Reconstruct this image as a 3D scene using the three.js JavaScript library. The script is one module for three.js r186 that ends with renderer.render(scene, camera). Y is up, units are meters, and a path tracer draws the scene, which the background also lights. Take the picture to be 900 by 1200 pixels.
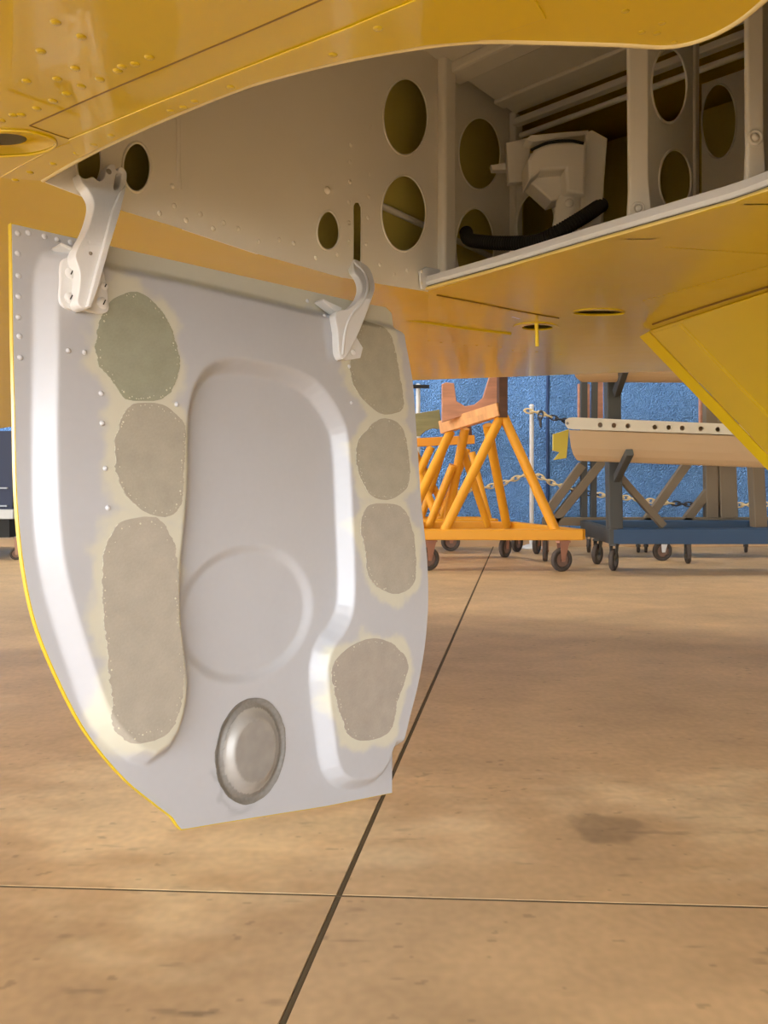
import * as THREE from 'three';
import { mergeGeometries } from 'three/addons/utils/BufferGeometryUtils.js';
import { TessellateModifier } from 'three/addons/modifiers/TessellateModifier.js';
import { ImprovedNoise } from 'three/addons/math/ImprovedNoise.js';
import { RectAreaLightUniformsLib } from 'three/addons/lights/RectAreaLightUniformsLib.js';

// ------------------------------------------------------------------ camera, sky, exposure
const scene = new THREE.Scene();
const EYE = 0.8, FOC = 900, CX = 450, CY = 540;          // eye height; focal length and horizon in photo pixels
const camera = new THREE.PerspectiveCamera(2 * Math.atan(600 / FOC) * 180 / Math.PI, 900 / 1200, 0.05, 200);
camera.position.set(0, EYE, 0);
camera.setViewOffset(900, 1200, 0, 600 - CY, 900, 1200);
camera.updateProjectionMatrix();
scene.add(camera);
const renderer = new THREE.WebGLRenderer({ antialias: true });
renderer.toneMapping = THREE.LinearToneMapping;
renderer.toneMappingExposure = 1.25;
renderer.shadowMap.enabled = true;
RectAreaLightUniformsLib.init();
scene.background = new THREE.Color().setRGB(0.95, 0.99, 1.06);
scene.backgroundIntensity = 6;
const sun = new THREE.DirectionalLight(0xfff2dd, 14);   // on the apron outside, over the roof: none of it enters the gate
sun.position.set(16, 24, -12 + 20); sun.target.position.set(0, 0, 20); sun.castShadow = true;
Object.assign(sun.shadow.camera, { left: -40, right: 40, top: 40, bottom: -40, far: 90 }); sun.shadow.mapSize.set(2048, 2048);
scene.add(sun, sun.target);
const LAMP = { color: 0xfff1dc, intensity: 48 };         // unseen ceiling lamps, added to light floor and back wall

// ------------------------------------------------------------------ helpers
const noise = new ImprovedNoise();
let seed = 7;
const rnd = () => { seed = (seed * 1664525 + 1013904223) >>> 0; return seed / 4294967296; };
const V3 = (x, y, z) => new THREE.Vector3(x, y, z);
const P = (px, py, d) => V3((px - CX) / FOC * d, EYE - (py - CY) / FOC * d, -d);
const onY = (px, py, Y) => P(px, py, FOC * (EYE - Y) / (py - CY));
function onPlane(px, py, pt, n) {
  const r = P(px, py, 1), e = V3(0, EYE, 0); r.sub(e);
  const k = n.dot(pt.clone().sub(e)) / n.dot(r);
  return e.addScaledVector(r, k);
}
const used = {};
function numbered(n) { const k = used[n] = (used[n] ?? -1) + 1; return k ? n + '_' + String(k).padStart(3, '0') : n; }
const baseOf = new WeakMap();
function thing(name, label, category, base = V3(0, 0, 0), group) {
  const o = new THREE.Group(); o.name = numbered(name); o.position.copy(base); baseOf.set(o, base.clone());
  o.userData = { label, category }; if (group) o.userData.group = group;
  scene.add(o); return o;
}
function add(parent, name, geo, mat, extra) {              // geometry comes in world coordinates
  const b = baseOf.get(parent);
  if (b) geo.translate(-b.x, -b.y, -b.z);
  const m = new THREE.Mesh(geo, mat); m.name = numbered(name); m.castShadow = m.receiveShadow = true;
  parent.add(m); baseOf.set(m, b ? b.clone() : V3(0, 0, 0));
  if (extra) Object.assign(m.userData, extra);
  return m;
}
function struct(name, geo, mat, parent = scene) {
  const m = add(parent, name, geo, mat); if (parent === scene) m.userData.kind = 'structure'; return m;
}
const merge = (list) => mergeGeometries(list.map((g) => { const h = g.index ? g.toNonIndexed() : g; for (const k of Object.keys(h.attributes)) if (!['position', 'normal', 'uv'].includes(k)) h.deleteAttribute(k); return h; }), false);
function flip(g) { const n = g.index ? g.toNonIndexed() : g; for (const k of Object.keys(n.attributes)) { const a = n.attributes[k], s = a.itemSize; for (let i = 0; i < a.count; i += 3) for (let c = 0; c < s; c++) { const t = a.array[(i + 1) * s + c]; a.array[(i + 1) * s + c] = a.array[(i + 2) * s + c]; a.array[(i + 2) * s + c] = t; } } return n; }
function basis(g, O, U, V, W) {
  const m = new THREE.Matrix4().makeBasis(U, V, W).setPosition(O);
  if (m.determinant() < 0) { g = flip(g); g.applyMatrix4(m); g.computeVertexNormals(); return g; }
  return g.applyMatrix4(m);
}
function shapeOf(poly, holes = []) {
  const s = new THREE.Shape(poly.map((p) => new THREE.Vector2(p[0], p[1])));
  for (const h of holes) s.holes.push(new THREE.Path(h.map((p) => new THREE.Vector2(p[0], p[1]))));
  return s;
}
// a plate drawn in (U, V) axes from O, going `depth` along W
function plate(O, U, V, W, poly, depth, holes = [], bevel = 0, seg = 2) {
  const g = new THREE.ExtrudeGeometry(shapeOf(poly, holes), { depth: depth - 2 * bevel, bevelEnabled: bevel > 0, bevelThickness: bevel, bevelSize: bevel, bevelOffset: -bevel, bevelSegments: seg, curveSegments: 16 });
  g.translate(0, 0, bevel);
  return basis(g, O, U, V, W);
}
function smoothClosed(poly, n, closed = true) {
  const c = new THREE.CatmullRomCurve3(poly.map((p) => V3(p[0], p[1], 0)), closed, 'centripetal');
  return c.getSpacedPoints(n).slice(0, closed ? n : n + 1).map((p) => [p.x, p.y]);
}
function beam(a, b, w, h, up = V3(0, 1, 0), r = 0.004) {
  const W = b.clone().sub(a), L = W.length(); W.normalize();
  const U = new THREE.Vector3().crossVectors(up, W).normalize(), V = new THREE.Vector3().crossVectors(W, U);
  const q = Math.min(r, w / 3, h / 3), s = new THREE.Shape();
  s.moveTo(-w / 2 + q, -h / 2); s.lineTo(w / 2 - q, -h / 2); s.quadraticCurveTo(w / 2, -h / 2, w / 2, -h / 2 + q); s.lineTo(w / 2, h / 2 - q);
  s.quadraticCurveTo(w / 2, h / 2, w / 2 - q, h / 2); s.lineTo(-w / 2 + q, h / 2); s.quadraticCurveTo(-w / 2, h / 2, -w / 2, h / 2 - q); s.lineTo(-w / 2, -h / 2 + q); s.quadraticCurveTo(-w / 2, -h / 2, -w / 2 + q, -h / 2);
  const g = new THREE.ExtrudeGeometry(s, { depth: L, bevelEnabled: false, curveSegments: 2 });
  return basis(g, a, U, V, W);
}
function rod(a, b, r, seg = 14) {
  const W = b.clone().sub(a), L = W.length(), g = new THREE.CylinderGeometry(r, r, L, seg);
  g.applyQuaternion(new THREE.Quaternion().setFromUnitVectors(V3(0, 1, 0), W.normalize()));
  const m = a.clone().add(b).multiplyScalar(0.5); return g.translate(m.x, m.y, m.z);
}
function tube(pts, r, n = 40, closed = false, rs = 8) { return new THREE.TubeGeometry(new THREE.CatmullRomCurve3(pts, closed, 'centripetal'), n, r, rs, closed); }
function dome(p, n, r, h, seg = 10) {
  const g = new THREE.SphereGeometry(1, seg, 5, 0, Math.PI * 2, 0, Math.PI / 2); g.scale(r, h, r);
  g.applyQuaternion(new THREE.Quaternion().setFromUnitVectors(V3(0, 1, 0), n)); return g.translate(p.x, p.y, p.z);
}
function box(x0, x1, y0, y1, z0, z1) { return new THREE.BoxGeometry(x1 - x0, y1 - y0, z1 - z0).translate((x0 + x1) / 2, (y0 + y1) / 2, (z0 + z1) / 2); }
const ss = (x) => { x = Math.min(1, Math.max(0, x)); return x * x * (3 - 2 * x); };
function sdPoly(poly, x, y) {                              // positive inside
  let d = 1e9, inside = false;
  for (let i = 0, j = poly.length - 1; i < poly.length; j = i++) {
    const ax = poly[j][0], ay = poly[j][1], ex = poly[i][0] - ax, ey = poly[i][1] - ay, wx = x - ax, wy = y - ay;
    const t = Math.min(1, Math.max(0, (wx * ex + wy * ey) / (ex * ex + ey * ey + 1e-12))), dx = wx - ex * t, dy = wy - ey * t;
    d = Math.min(d, dx * dx + dy * dy);
    if ((poly[i][1] > y) !== (ay > y) && x < (poly[j][0] - poly[i][0]) * (y - poly[i][1]) / (ay - poly[i][1]) + poly[i][0]) inside = !inside;
  }
  return (inside ? 1 : -1) * Math.sqrt(d);
}
const fbm = (x, y, o = 4, z = 0) => { let s = 0, a = 0.5; for (let i = 0; i < o; i++) { s += a * noise.noise(x, y, z + i * 7.3); x *= 2.03; y *= 2.03; a *= 0.5; } return s; };
function texture(w, h, fn, srgb = true) {
  const d = new Uint8Array(w * h * 4);
  for (let y = 0; y < h; y++) for (let x = 0; x < w; x++) { const c = fn(x / w, y / h), i = (y * w + x) * 4; d[i] = Math.max(0, Math.min(255, c[0])); d[i + 1] = Math.max(0, Math.min(255, c[1])); d[i + 2] = Math.max(0, Math.min(255, c[2])); d[i + 3] = 255; }
  const t = new THREE.DataTexture(d, w, h); t.magFilter = THREE.LinearFilter; t.minFilter = THREE.LinearMipmapLinearFilter; t.generateMipmaps = true;
  t.wrapS = t.wrapT = THREE.RepeatWrapping; if (srgb) t.colorSpace = THREE.SRGBColorSpace; t.needsUpdate = true; return t;
}
const std = (color, roughness = 0.6, metalness = 0, more = {}) => new THREE.MeshStandardMaterial({ color, roughness, metalness, ...more });
const tile = (f) => (u, v) => { const a = f(u, v), b = f(u - 1, v), c = f(u, v - 1), d = f(u - 1, v - 1); return (a * (1 - u) + b * u) * (1 - v) + (c * (1 - u) + d * u) * v; };

// ------------------------------------------------------------------ materials
const waveF = tile((u, v) => fbm(u * 5, v * 5, 3, 3));
const waveTex = texture(256, 256, (u, v) => { const g = 128 + 170 * waveF(u, v); return [g, g, g]; }, false);
const yellowMat = () => new THREE.MeshPhysicalMaterial({ color: 0xd3b300, roughness: 0.3, specularIntensity: 0.3, clearcoat: 1, clearcoatRoughness: 0.02, bumpMap: waveTex, bumpScale: 0.0025 });
const M = {};
M.belly = new THREE.MeshPhysicalMaterial({ color: 0xd3b300, roughness: 0.45, specularIntensity: 0.3, clearcoat: 0.8, clearcoatRoughness: 0.16, bumpMap: waveTex, bumpScale: 0.006 });
M.yellow = yellowMat();
M.yellowFlap = new THREE.MeshPhysicalMaterial({ color: 0xd3b300, roughness: 0.4, clearcoat: 0.6, clearcoatRoughness: 0.25 });
M.cream = std(0xece6d6, 0.55);
M.creamDark = M.cream;
M.primer = std(0xe0cf6a, 0.75);
M.white = std(0xe6e6e4, 0.38);
M.doorPaint = new THREE.MeshPhysicalMaterial({ color: 0xffffff, vertexColors: true, roughness: 0.34, clearcoat: 0.25, clearcoatRoughness: 0.2 });
M.patch = std(0xffffff, 0.8, 0, { vertexColors: true });
M.steel = std(0x9a948a, 0.35, 0.8);
M.rubber = std(0x4a4038, 0.7);
M.black = std(0x16140f, 0.8);
M.orange = std(0xe8a01c, 0.5);
M.orangeDark = std(0xdd8f1c, 0.55);
const woodF = (u, v) => fbm(u * 3, v * 24, 4, 1.5);
const woodTex = (r, g, b) => texture(256, 256, (u, v) => { const n = 1 + 0.2 * woodF(u, v); return [r * n, g * n, b * n]; });
M.salmonWood = std(0xffffff, 0.75, 0, { map: woodTex(204, 148, 120) });
M.railWood = std(0xffffff, 0.7, 0, { map: woodTex(226, 164, 104) });
M.darkWood = std(0xffffff, 0.8, 0, { map: woodTex(92, 62, 44) });
M.oliveWood = std(0xffffff, 0.8, 0, { map: woodTex(136, 130, 92) });
M.blueFrame = std(0x35506e, 0.5);
M.slate = std(0x4a4a46, 0.6);
M.brownFrame = std(0x7d6e58, 0.65);
M.tanSkin = std(0xd0b48e, 0.5);
M.whiteSpar = std(0xe9e2cf, 0.5);
M.hose = std(0x1c1a14, 0.6);
M.chainPale = std(0xe6cf9e, 0.6);
M.chainDark = std(0x34343a, 0.5);
M.wall = std(0x9c9488, 0.9);
M.ceil = std(0xb0aca4, 0.9);
M.apron = std(0xb9b3a8, 0.95);

// blue tarpaulin: crinkled, with fine bright specks
const tarpF = tile((u, v) => fbm(u * 40, v * 40, 3, 9));
const speckF = tile((u, v) => noise.noise(u * 72, v * 72, 2.2) + 0.7 * noise.noise(u * 110, v * 110, 5.1));
const tarpTex = texture(512, 512, (u, v) => { const n = tarpF(u, v), s = speckF(u, v); const k = 1 + 0.1 * n + 0.1 * s; return [116 * k, 168 * k, 234 * k]; });
const tarpBump = texture(512, 512, (u, v) => { const g = 128 + 40 * tarpF(u, v) + 95 * speckF(u, v); return [g, g, g]; }, false);
M.tarp = std(0xffffff, 0.24, 0.45, { map: tarpTex, bumpMap: tarpBump, bumpScale: 0.05 });

// concrete floor, 8 m x 8 m, x -4..4 and z -7.5..0.5
const floorTex = texture(1536, 1536, (u, v) => {
  const x = -4 + 8 * u, d = 8 * v - 0.5;
  let n = fbm(x * 0.7, d * 0.9, 4, 0.3), f = fbm(x * 5, d * 9, 4, 4.4), g = noise.noise(x * 60, d * 60, 1.1);
  let k = 1 + 0.16 * n + 0.12 * f + 0.05 * g;
  let r = 196, gg = 165, b = 123;
  const pale = ss((fbm(x * 1.3, d * 1.5, 4, 11) + 0.5 * fbm(x * 6, d * 14, 4, 15) + 0.55 * Math.exp(-Math.pow((d - 1.75) / 0.42, 2)) - 0.3) * 2.4);
  r += 20 * pale; gg += 26 * pale; b += 26 * pale;
  const e = Math.hypot((x - 0.472) / 0.085, (d - 1.667) / 0.07) + 0.9 * fbm(x * 14, d * 14, 3, 21);
  const st = ss((1.25 - e) * 1.6); k *= 1 - 0.17 * st;
  const streak = ss((fbm(x * 9, d * 30, 3, 31) - 0.24) * 6); k *= 1 - 0.13 * streak * ss((2.6 - d) / 1.2);
  const spot = noise.noise(x * 34, d * 60, 41.5); if (spot > 0.66) k *= 0.88;
  return [r * k, gg * k, b * k];
});
floorTex.wrapS = floorTex.wrapT = THREE.MirroredRepeatWrapping;
M.floor = std(0xffffff, 0.55, 0, { map: floorTex });

// ------------------------------------------------------------------ the hangar
const HX0 = -11, HX1 = 11, HZ0 = -7.3, HZ1 = 6.5, HH = 6.5;
{
  const base = struct('floor', box(HX0, HX1, -0.3, -0.03, HZ0 - 0.3, HZ1), std(0x6b5a45, 0.9));
  const X = P(397, 1050, 720 / 510), dir = V3(0.1917, 0, -1), dir2 = V3(1, 0, 0.049);
  const at = (s, t) => X.clone().addScaledVector(dir2, s).addScaledVector(dir, t);
  const wide = 0.0055, thin = 0.0028;
  const quads = [[-12, -wide, thin, 5.84], [wide, 10.5, thin, 5.84], [-10.5, -wide, -7.4, -thin], [wide, 12, -7.4, -thin]];
  for (const [s0, s1, t0, t1] of quads) {
    const c = [[s0, t0], [s1, t0], [s1, t1], [s0, t1]].map(([s, t]) => { const p = at(s, t); return [p.x, p.z]; });
    const g = new THREE.ExtrudeGeometry(shapeOf(c), { depth: 0.0285, bevelEnabled: true, bevelThickness: 0.0008, bevelSize: 0.0008, bevelOffset: -0.0008, bevelSegments: 1 });
    const m = new THREE.Matrix4().makeBasis(V3(1, 0, 0), V3(0, 0, 1), V3(0, -1, 0));
    g.applyMatrix4(m);
    const p = g.attributes.position, uv = g.attributes.uv; for (let i = 0; i < p.count; i++) uv.setXY(i, (p.getX(i) + 4) / 8, (-p.getZ(i) + 0.5) / 8);
    struct('floor_slab', g, M.floor, base);
  }
  // dark sealant lying low in the long joint
  struct('joint_filler', beam(at(0, -6).setY(-0.0102), at(0, 5.8).setY(-0.0102), 0.0114, 0.02), std(0x5a4c33, 0.95), base);
  struct('joint_filler', beam(at(-9, 0).setY(-0.0094), at(9, 0).setY(-0.0094), 0.0062, 0.02), std(0x5a4c33, 0.95), base);

  const back = struct('wall_back', box(HX0, HX1, 0, HH, HZ0 - 0.3, HZ0 - 0.06), M.wall);
  let xs = [-11, -8.9, -6.7, -4.6, -2.5, -0.55, 1.56, 3.7, 5.9, 8.2, 11];
  for (let i = 0; i + 1 < xs.length; i++) {                     // tarpaulin curtain sheets with soft folds
    const g = new THREE.PlaneGeometry(xs[i + 1] - xs[i] - 0.015, 5.6, 60, 24), p = g.attributes.position, uv = g.attributes.uv;
    for (let k = 0; k < p.count; k++) { const x = p.getX(k) + (xs[i] + xs[i + 1]) / 2; p.setX(k, x); p.setZ(k, HZ0 + 0.012 * Math.sin(x * 9 + 2 * noise.noise(x, p.getY(k) * 0.4, 3)) + 0.02 * noise.noise(x * 2, p.getY(k) * 1.5, i)); p.setY(k, p.getY(k) + 2.88); uv.setXY(k, x / 0.9, p.getY(k) / 0.9); }
    g.computeVertexNormals();
    struct('curtain_panel', g, M.tarp, back);
    struct('curtain_seam', rod(V3(xs[i + 1] - 0.004, 0.08, HZ0 + 0.005), V3(xs[i + 1] - 0.004, 5.68, HZ0 + 0.005), 0.018, 8), std(0x24406e, 0.6), back);
  }
  struct('baseboard_back', box(HX0, HX1, 0, 0.07, HZ0 - 0.05, HZ0 + 0.14), std(0xd6b48c, 0.8));
  struct('wall_left', merge([box(HX0 - 0.3, HX0, 0, HH, HZ0 - 0.3, -6.8), box(HX0 - 0.3, HX0, 5.6, HH, -6.8, 4.5), box(HX0 - 0.3, HX0, 0, HH, 4.5, HZ1)]), M.wall);   // unseen second gate opening, added to light the floor under the aircraft
  struct('wall_right', box(HX1, HX1 + 0.3, 0, HH, HZ0 - 0.3, HZ1), M.wall);
  // the wall behind the camera with the hangar gate standing open
  const gx0 = -10, gx1 = 3.5, gy = 5;
  struct('wall_front', merge([box(HX0, gx0, 0, HH, HZ1, HZ1 + 0.3), box(gx1, HX1, 0, HH, HZ1, HZ1 + 0.3), box(gx0, gx1, gy, HH, HZ1, HZ1 + 0.3)]), M.wall);
  struct('ceiling', box(HX0 - 0.3, HX1 + 0.3, HH, HH + 0.25, HZ0 - 0.3, HZ1 + 0.3), M.ceil);
  struct('ground', merge([box(-45, 45, -0.3, -0.02, HZ1, 60), box(-45, HX0 - 0.01, -0.3, -0.02, -40, HZ1)]), M.apron);
  // lamps added out of view under the ceiling to brighten floor and wall
  for (const [x, z] of [[-5, -5], [0, -5.2], [5, -5], [-5, 2.5], [0, 3.5], [5, 2.5]]) {
    const t = thing('added_ceiling_lamp', 'long white panel lamp added out of view under the hangar ceiling', 'lamp', V3(x, HH - 0.25, z), 'added ceiling lamps');
    add(t, 'housing', box(x - 0.8, x + 0.8, HH - 0.2, HH - 0.12, z - 0.22, z + 0.22), M.white);
    for (const k of [-0.5, 0.5]) add(t, 'rod', rod(V3(x + k, HH - 0.12, z), V3(x + k, HH, z), 0.01), M.steel);
    add(t, 'diffuser', box(x - 0.76, x + 0.76, HH - 0.215, HH - 0.2, z - 0.19, z + 0.19), std(0xffffff, 0.5, 0, { emissive: LAMP.color, emissiveIntensity: 2 }));
    const L = new THREE.RectAreaLight(LAMP.color, LAMP.intensity, 1.5, 0.38); L.position.set(0, -0.23 + 0.25 - 0.02, 0); L.rotation.x = -Math.PI / 2; t.add(L);
    L.position.set(0, 0.02, 0);
  }
}

// ------------------------------------------------------------------ the aircraft
const SK = 1.25;                                            // height of the lower skin
const plane = thing('aircraft', 'yellow aircraft overhead with an open wheel well and a white gear door hanging from it', 'aircraft', V3(0, SK, -1.6));
const nearRim = [[50, 212], [88, 190], [133, 167], [200, 137], [300, 98], [400, 72], [500, 54.5], [560, 49], [640, 50], [726, 52.5], [787, 54.5], [824, 46], [862, 27], [896, 0], [960, -60]];
const farRim = [[502, 342], [600, 312], [700, 283], [800, 255], [860, 238], [900, 224], [1050, 165]];
const onSkin = (p) => onY(p[0], p[1], SK);
const A = onSkin([50, 212]), B = onSkin([502, 342]);
const HU = B.clone().sub(A).normalize(), UP = V3(0, 1, 0), HN = V3(0.772, 0, 0.634).normalize();
HN.copy(new THREE.Vector3().crossVectors(HU, UP)).normalize(); if (HN.z < 0) HN.negate();   // across the hinge line, towards the camera
const wallFoot = [[50, 212], [130, 243], [200, 264], [300, 297], [400, 325], [440, 332], [502, 342]];
{
  // near skin sheet, outline in (x, z)
  const rim = new THREE.CatmullRomCurve3(nearRim.map(onSkin), false, 'centripetal').getSpacedPoints(80);
  const close = [V3(0.504, SK, -0.698), V3(0.75, SK, -0.84), V3(0.787, SK, -1.01)].concat([onSkin([1050, 165])]);
  const outer = [V3(2.6, SK, -1.0), V3(2.6, SK, -0.15), V3(-2.6, SK, -0.15), V3(-2.6, SK, -1.0), onSkin([-300, 152]), onSkin([5, 209])];
  const poly = [...rim, ...close, ...outer].map((p) => [p.x, -p.z]);
  // oval jacking recess cut out of the sheet
  const hole = []; for (let i = 0; i < 36; i++) { const a = i / 36 * Math.PI * 2; const p = onSkin([6 + 60 * Math.cos(a), 167 + 15 * Math.sin(a) - 0.1 * 60 * Math.cos(a) * 0 ]); hole.push([p.x, -p.z]); }
  const sheet = add(plane, 'lower_skin', plate(V3(0, SK, 0), V3(1, 0, 0), V3(0, 0, -1), V3(0, 1, 0), poly, 0.004, [hole]), M.yellow);
  const hc = hole.reduce((s, p) => [s[0] + p[0] / 36, s[1] + p[1] / 36], [0, 0]);
  { // bowl behind the recess: rings shrinking upwards, with a dark bore at one end
    const pos = [], idx = [], R = 10, N = 36;
    for (let r = 0; r <= R; r++) for (let i = 0; i < N; i++) { const q = r / R, k = 1 - 0.55 * q, h = 0.012 * Math.sin(q * Math.PI / 2); pos.push(hc[0] - 0.012 * q + (hole[i][0] - hc[0]) * k, SK + 0.002 + h, -(hc[1] + 0.022 * q + (hole[i][1] - hc[1]) * k)); }
    for (let r = 0; r < R; r++) for (let i = 0; i < N; i++) { const a = r * N + i, b = r * N + (i + 1) % N; idx.push(a, b, a + N, b, b + N, a + N); }
    const g = new THREE.BufferGeometry(); g.setAttribute('position', new THREE.Float32BufferAttribute(pos, 3)); g.setAttribute('uv', new THREE.Float32BufferAttribute(pos.map((v, i) => v).filter((_, i) => i % 3 < 2), 2)); g.setIndex(idx); g.computeVertexNormals();
    add(plane, 'recess_bowl', g, M.yellowFlap);
  }
  add(plane, 'recess_lip', tube(hole.map((p) => V3(p[0], SK - 0.001, -p[1])), 0.0022, 60, true, 6), M.yellow);
  add(plane, 'rim_lip', tube(rim.slice(0).map((p) => p.clone().setY(SK + 0.001)), 0.0036, 160, false, 8), std(0xd8c58c, 0.5));
  // panel laps on the near skin: a doubler strip with a raised edge, and butt lines
  const line = (pts, r, n = 'panel_seam', m = M.yellow) => add(plane, n, tube(pts.map(onSkin).map((p) => p.setY(SK)), r, 30, false, 6), m);
  const lapPoly = [[80, 163], [180, 121], [300, 73], [400, 34], [480, 1], [600, -48], [640, 20], [560, 46], [500, 51], [400, 69], [300, 95], [200, 134], [133, 164], [92, 184]].map(onSkin).map((p) => [p.x, -p.z]);
  add(plane, 'doubler_strip', plate(V3(0, SK - 0.0022, 0), V3(1, 0, 0), V3(0, 0, -1), V3(0, 1, 0), lapPoly, 0.0022, [], 0.0009, 2), M.yellow);
  line([[35, 147], [120, 109], [210, 71], [300, 33], [380, -2]], 0.0012, 'panel_seam', std(0x7a5c08, 0.6));
  line([[35, 147], [58, 155], [82, 163]], 0.0012, 'panel_seam', std(0x7a5c08, 0.6));
  line([[2, 207], [30, 191], [60, 176], [88, 164]], 0.0013);
  const rv = [];
  for (const q of [[1, 141], [15, 135], [25, 134.5], [43, 127], [62, 118], [78, 110], [95, 101], [117, 93], [138, 83], [158, 75], [175, 67], [31, 95], [67, 92.5], [48, 60], [95, 43], [65, 26], [88, 80], [90, 180], [62, 192], [35, 202], [18, 211], [112, 170], [143, 78]]) rv.push(dome(onSkin(q), V3(0, -1, 0), 0.0058, 0.0028));
  for (const q of [[110, 168], [130, 157], [200, 128], [215, 124], [228, 117], [270, 100], [390, 62], [443, 31]]) rv.push(dome(onSkin(q).setY(SK - 0.002), V3(0, -1, 0), 0.0055, 0.0022));
  for (const q of [[733, 13], [752, 38], [776, 27], [790, 50], [770, 39]]) rv.push(dome(onSkin(q), V3(0, -1, 0), 0.004, 0.0008));
  add(plane, 'rivets', merge(rv), M.yellow, { kind: 'stuff' });
}
// belly beyond the hinge line: a sheet between the near edge S and the far edge E
let bellyAt;
const oval = (cx, cy, rx, ry) => { const o = []; for (let i = 0; i < 32; i++) { const a = i / 32 * Math.PI * 2; o.push(onY(cx + rx * Math.cos(a), cy + ry * Math.sin(a), SK)); } return o; };
const HOLES = [[628, 383, 27, 5.5, 18], [702, 366, 31, 5, 30]];       // access holes in the belly, in photo pixels
{
  const S = [V3(-2.6, SK, -1.0), onSkin([-300, 152]), onSkin([5, 209]), ...wallFoot.map((q) => onPlane(q[0], q[1], A, HN))];
  const EL = [V3(-2.9, 0.93, -3.5), P(-230, 516, 3.5), P(0, 502, 3.5), P(60, 493, 3.55), P(130, 484, 3.6), P(200, 476, 3.65), P(300, 463, 3.75), P(400, 452, 3.85), onSkin([440, 447]), onSkin([500, 445])];
  const ER = [onSkin([500, 445]), onSkin([560, 443]), onSkin([630, 440.5]), onSkin([700, 437.5]), onSkin([750, 436]), onSkin([800, 434.5]), onSkin([960, 431]), V3(2.9, SK, -3.5)];
  const E = [...EL, ...ER.slice(1)];
  const N = 130, R = 36;
  const rs = (pts) => { const o = []; for (let i = 0; i <= N; i++) { const f = i / N * (pts.length - 1), k = Math.min(pts.length - 2, Math.floor(f)), t = f - k; o.push(pts[k].clone().lerp(pts[k + 1], t)); } return o; };
  const s = rs(S), e = rs(EL), pos = [], uv = [], idx = [];
  bellyAt = (i, r) => { const t = r / R, p = s[i].clone().lerp(e[i], t); p.y = s[i].y + (e[i].y - s[i].y) * Math.pow(t, 1.3); return p; };
  for (let r = 0; r <= R; r++) for (let i = 0; i <= N; i++) { const p = bellyAt(i, r); pos.push(p.x, p.y, p.z); uv.push(p.x, -p.z); }
  const n1 = N + 1;
  for (let r = 0; r < R; r++) for (let i = 0; i < N; i++) { const a = r * n1 + i, b = a + 1, c = a + n1, d = c + 1; idx.push(a, c, b, b, c, d); }
  const g = new THREE.BufferGeometry(); g.setAttribute('position', new THREE.Float32BufferAttribute(pos, 3)); g.setAttribute('uv', new THREE.Float32BufferAttribute(uv, 2)); g.setIndex(idx); g.computeVertexNormals();
  const belly = add(plane, 'belly_skin', flip(g), M.belly);
  const g2 = belly.geometry; g2.computeVertexNormals();
  // smooth normals again (indexed)
  const gs = new THREE.BufferGeometry(); gs.setAttribute('position', new THREE.Float32BufferAttribute(pos.map((v, i) => v - [0, SK, -1.6][i % 3]), 3)); gs.setAttribute('uv', new THREE.Float32BufferAttribute(uv, 2)); gs.setIndex(idx.map((v, i) => idx[i - i % 3 + [0, 2, 1][i % 3]])); gs.computeVertexNormals(); belly.geometry = gs;
  const flat = [B, ...farRim.slice(1).map(onSkin), V3(2.6, SK, -1.0), ...ER.slice().reverse()].map((p) => [p.x, -p.z]);
  add(plane, 'belly_skin', plate(V3(0, SK, 0), V3(1, 0, 0), V3(0, 0, -1), V3(0, 1, 0), flat, 0.003, HOLES.map((h) => oval(h[0] + (h[2] - h[4]) * 0.2, h[1], h[4], h[3] * 0.62).map((p) => [p.x, -p.z]))), M.belly);
  // upper skin and closing edges: the wing is a closed box
  const TOP = 1.95, wall = [];
  const edge = [...E, V3(2.6, SK, -1.0), V3(2.6, SK, -0.15), V3(-2.6, SK, -0.15), V3(-2.6, SK, -1.0), E[0]];
  for (let i = 0; i + 1 < edge.length; i++) {
    const a = edge[i], b = edge[i + 1], q = new THREE.BufferGeometry();
    q.setAttribute('position', new THREE.Float32BufferAttribute([a.x, a.y, a.z, b.x, b.y, b.z, b.x, TOP, b.z, a.x, a.y, a.z, b.x, TOP, b.z, a.x, TOP, a.z], 3)); q.setAttribute('uv', new THREE.Float32BufferAttribute([0, 0, 1, 0, 1, 1, 0, 0, 1, 1, 0, 1], 2)); q.computeVertexNormals(); wall.push(q);
  }
  wall.push(plate(V3(0, TOP, 0), V3(1, 0, 0), V3(0, 0, -1), V3(0, 1, 0), edge.slice(0, -1).map((p) => [p.x, -p.z]), 0.01).toNonIndexed?.() ?? wall[0]);
  add(plane, 'upper_skin', merge(wall), M.yellow);
}
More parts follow.
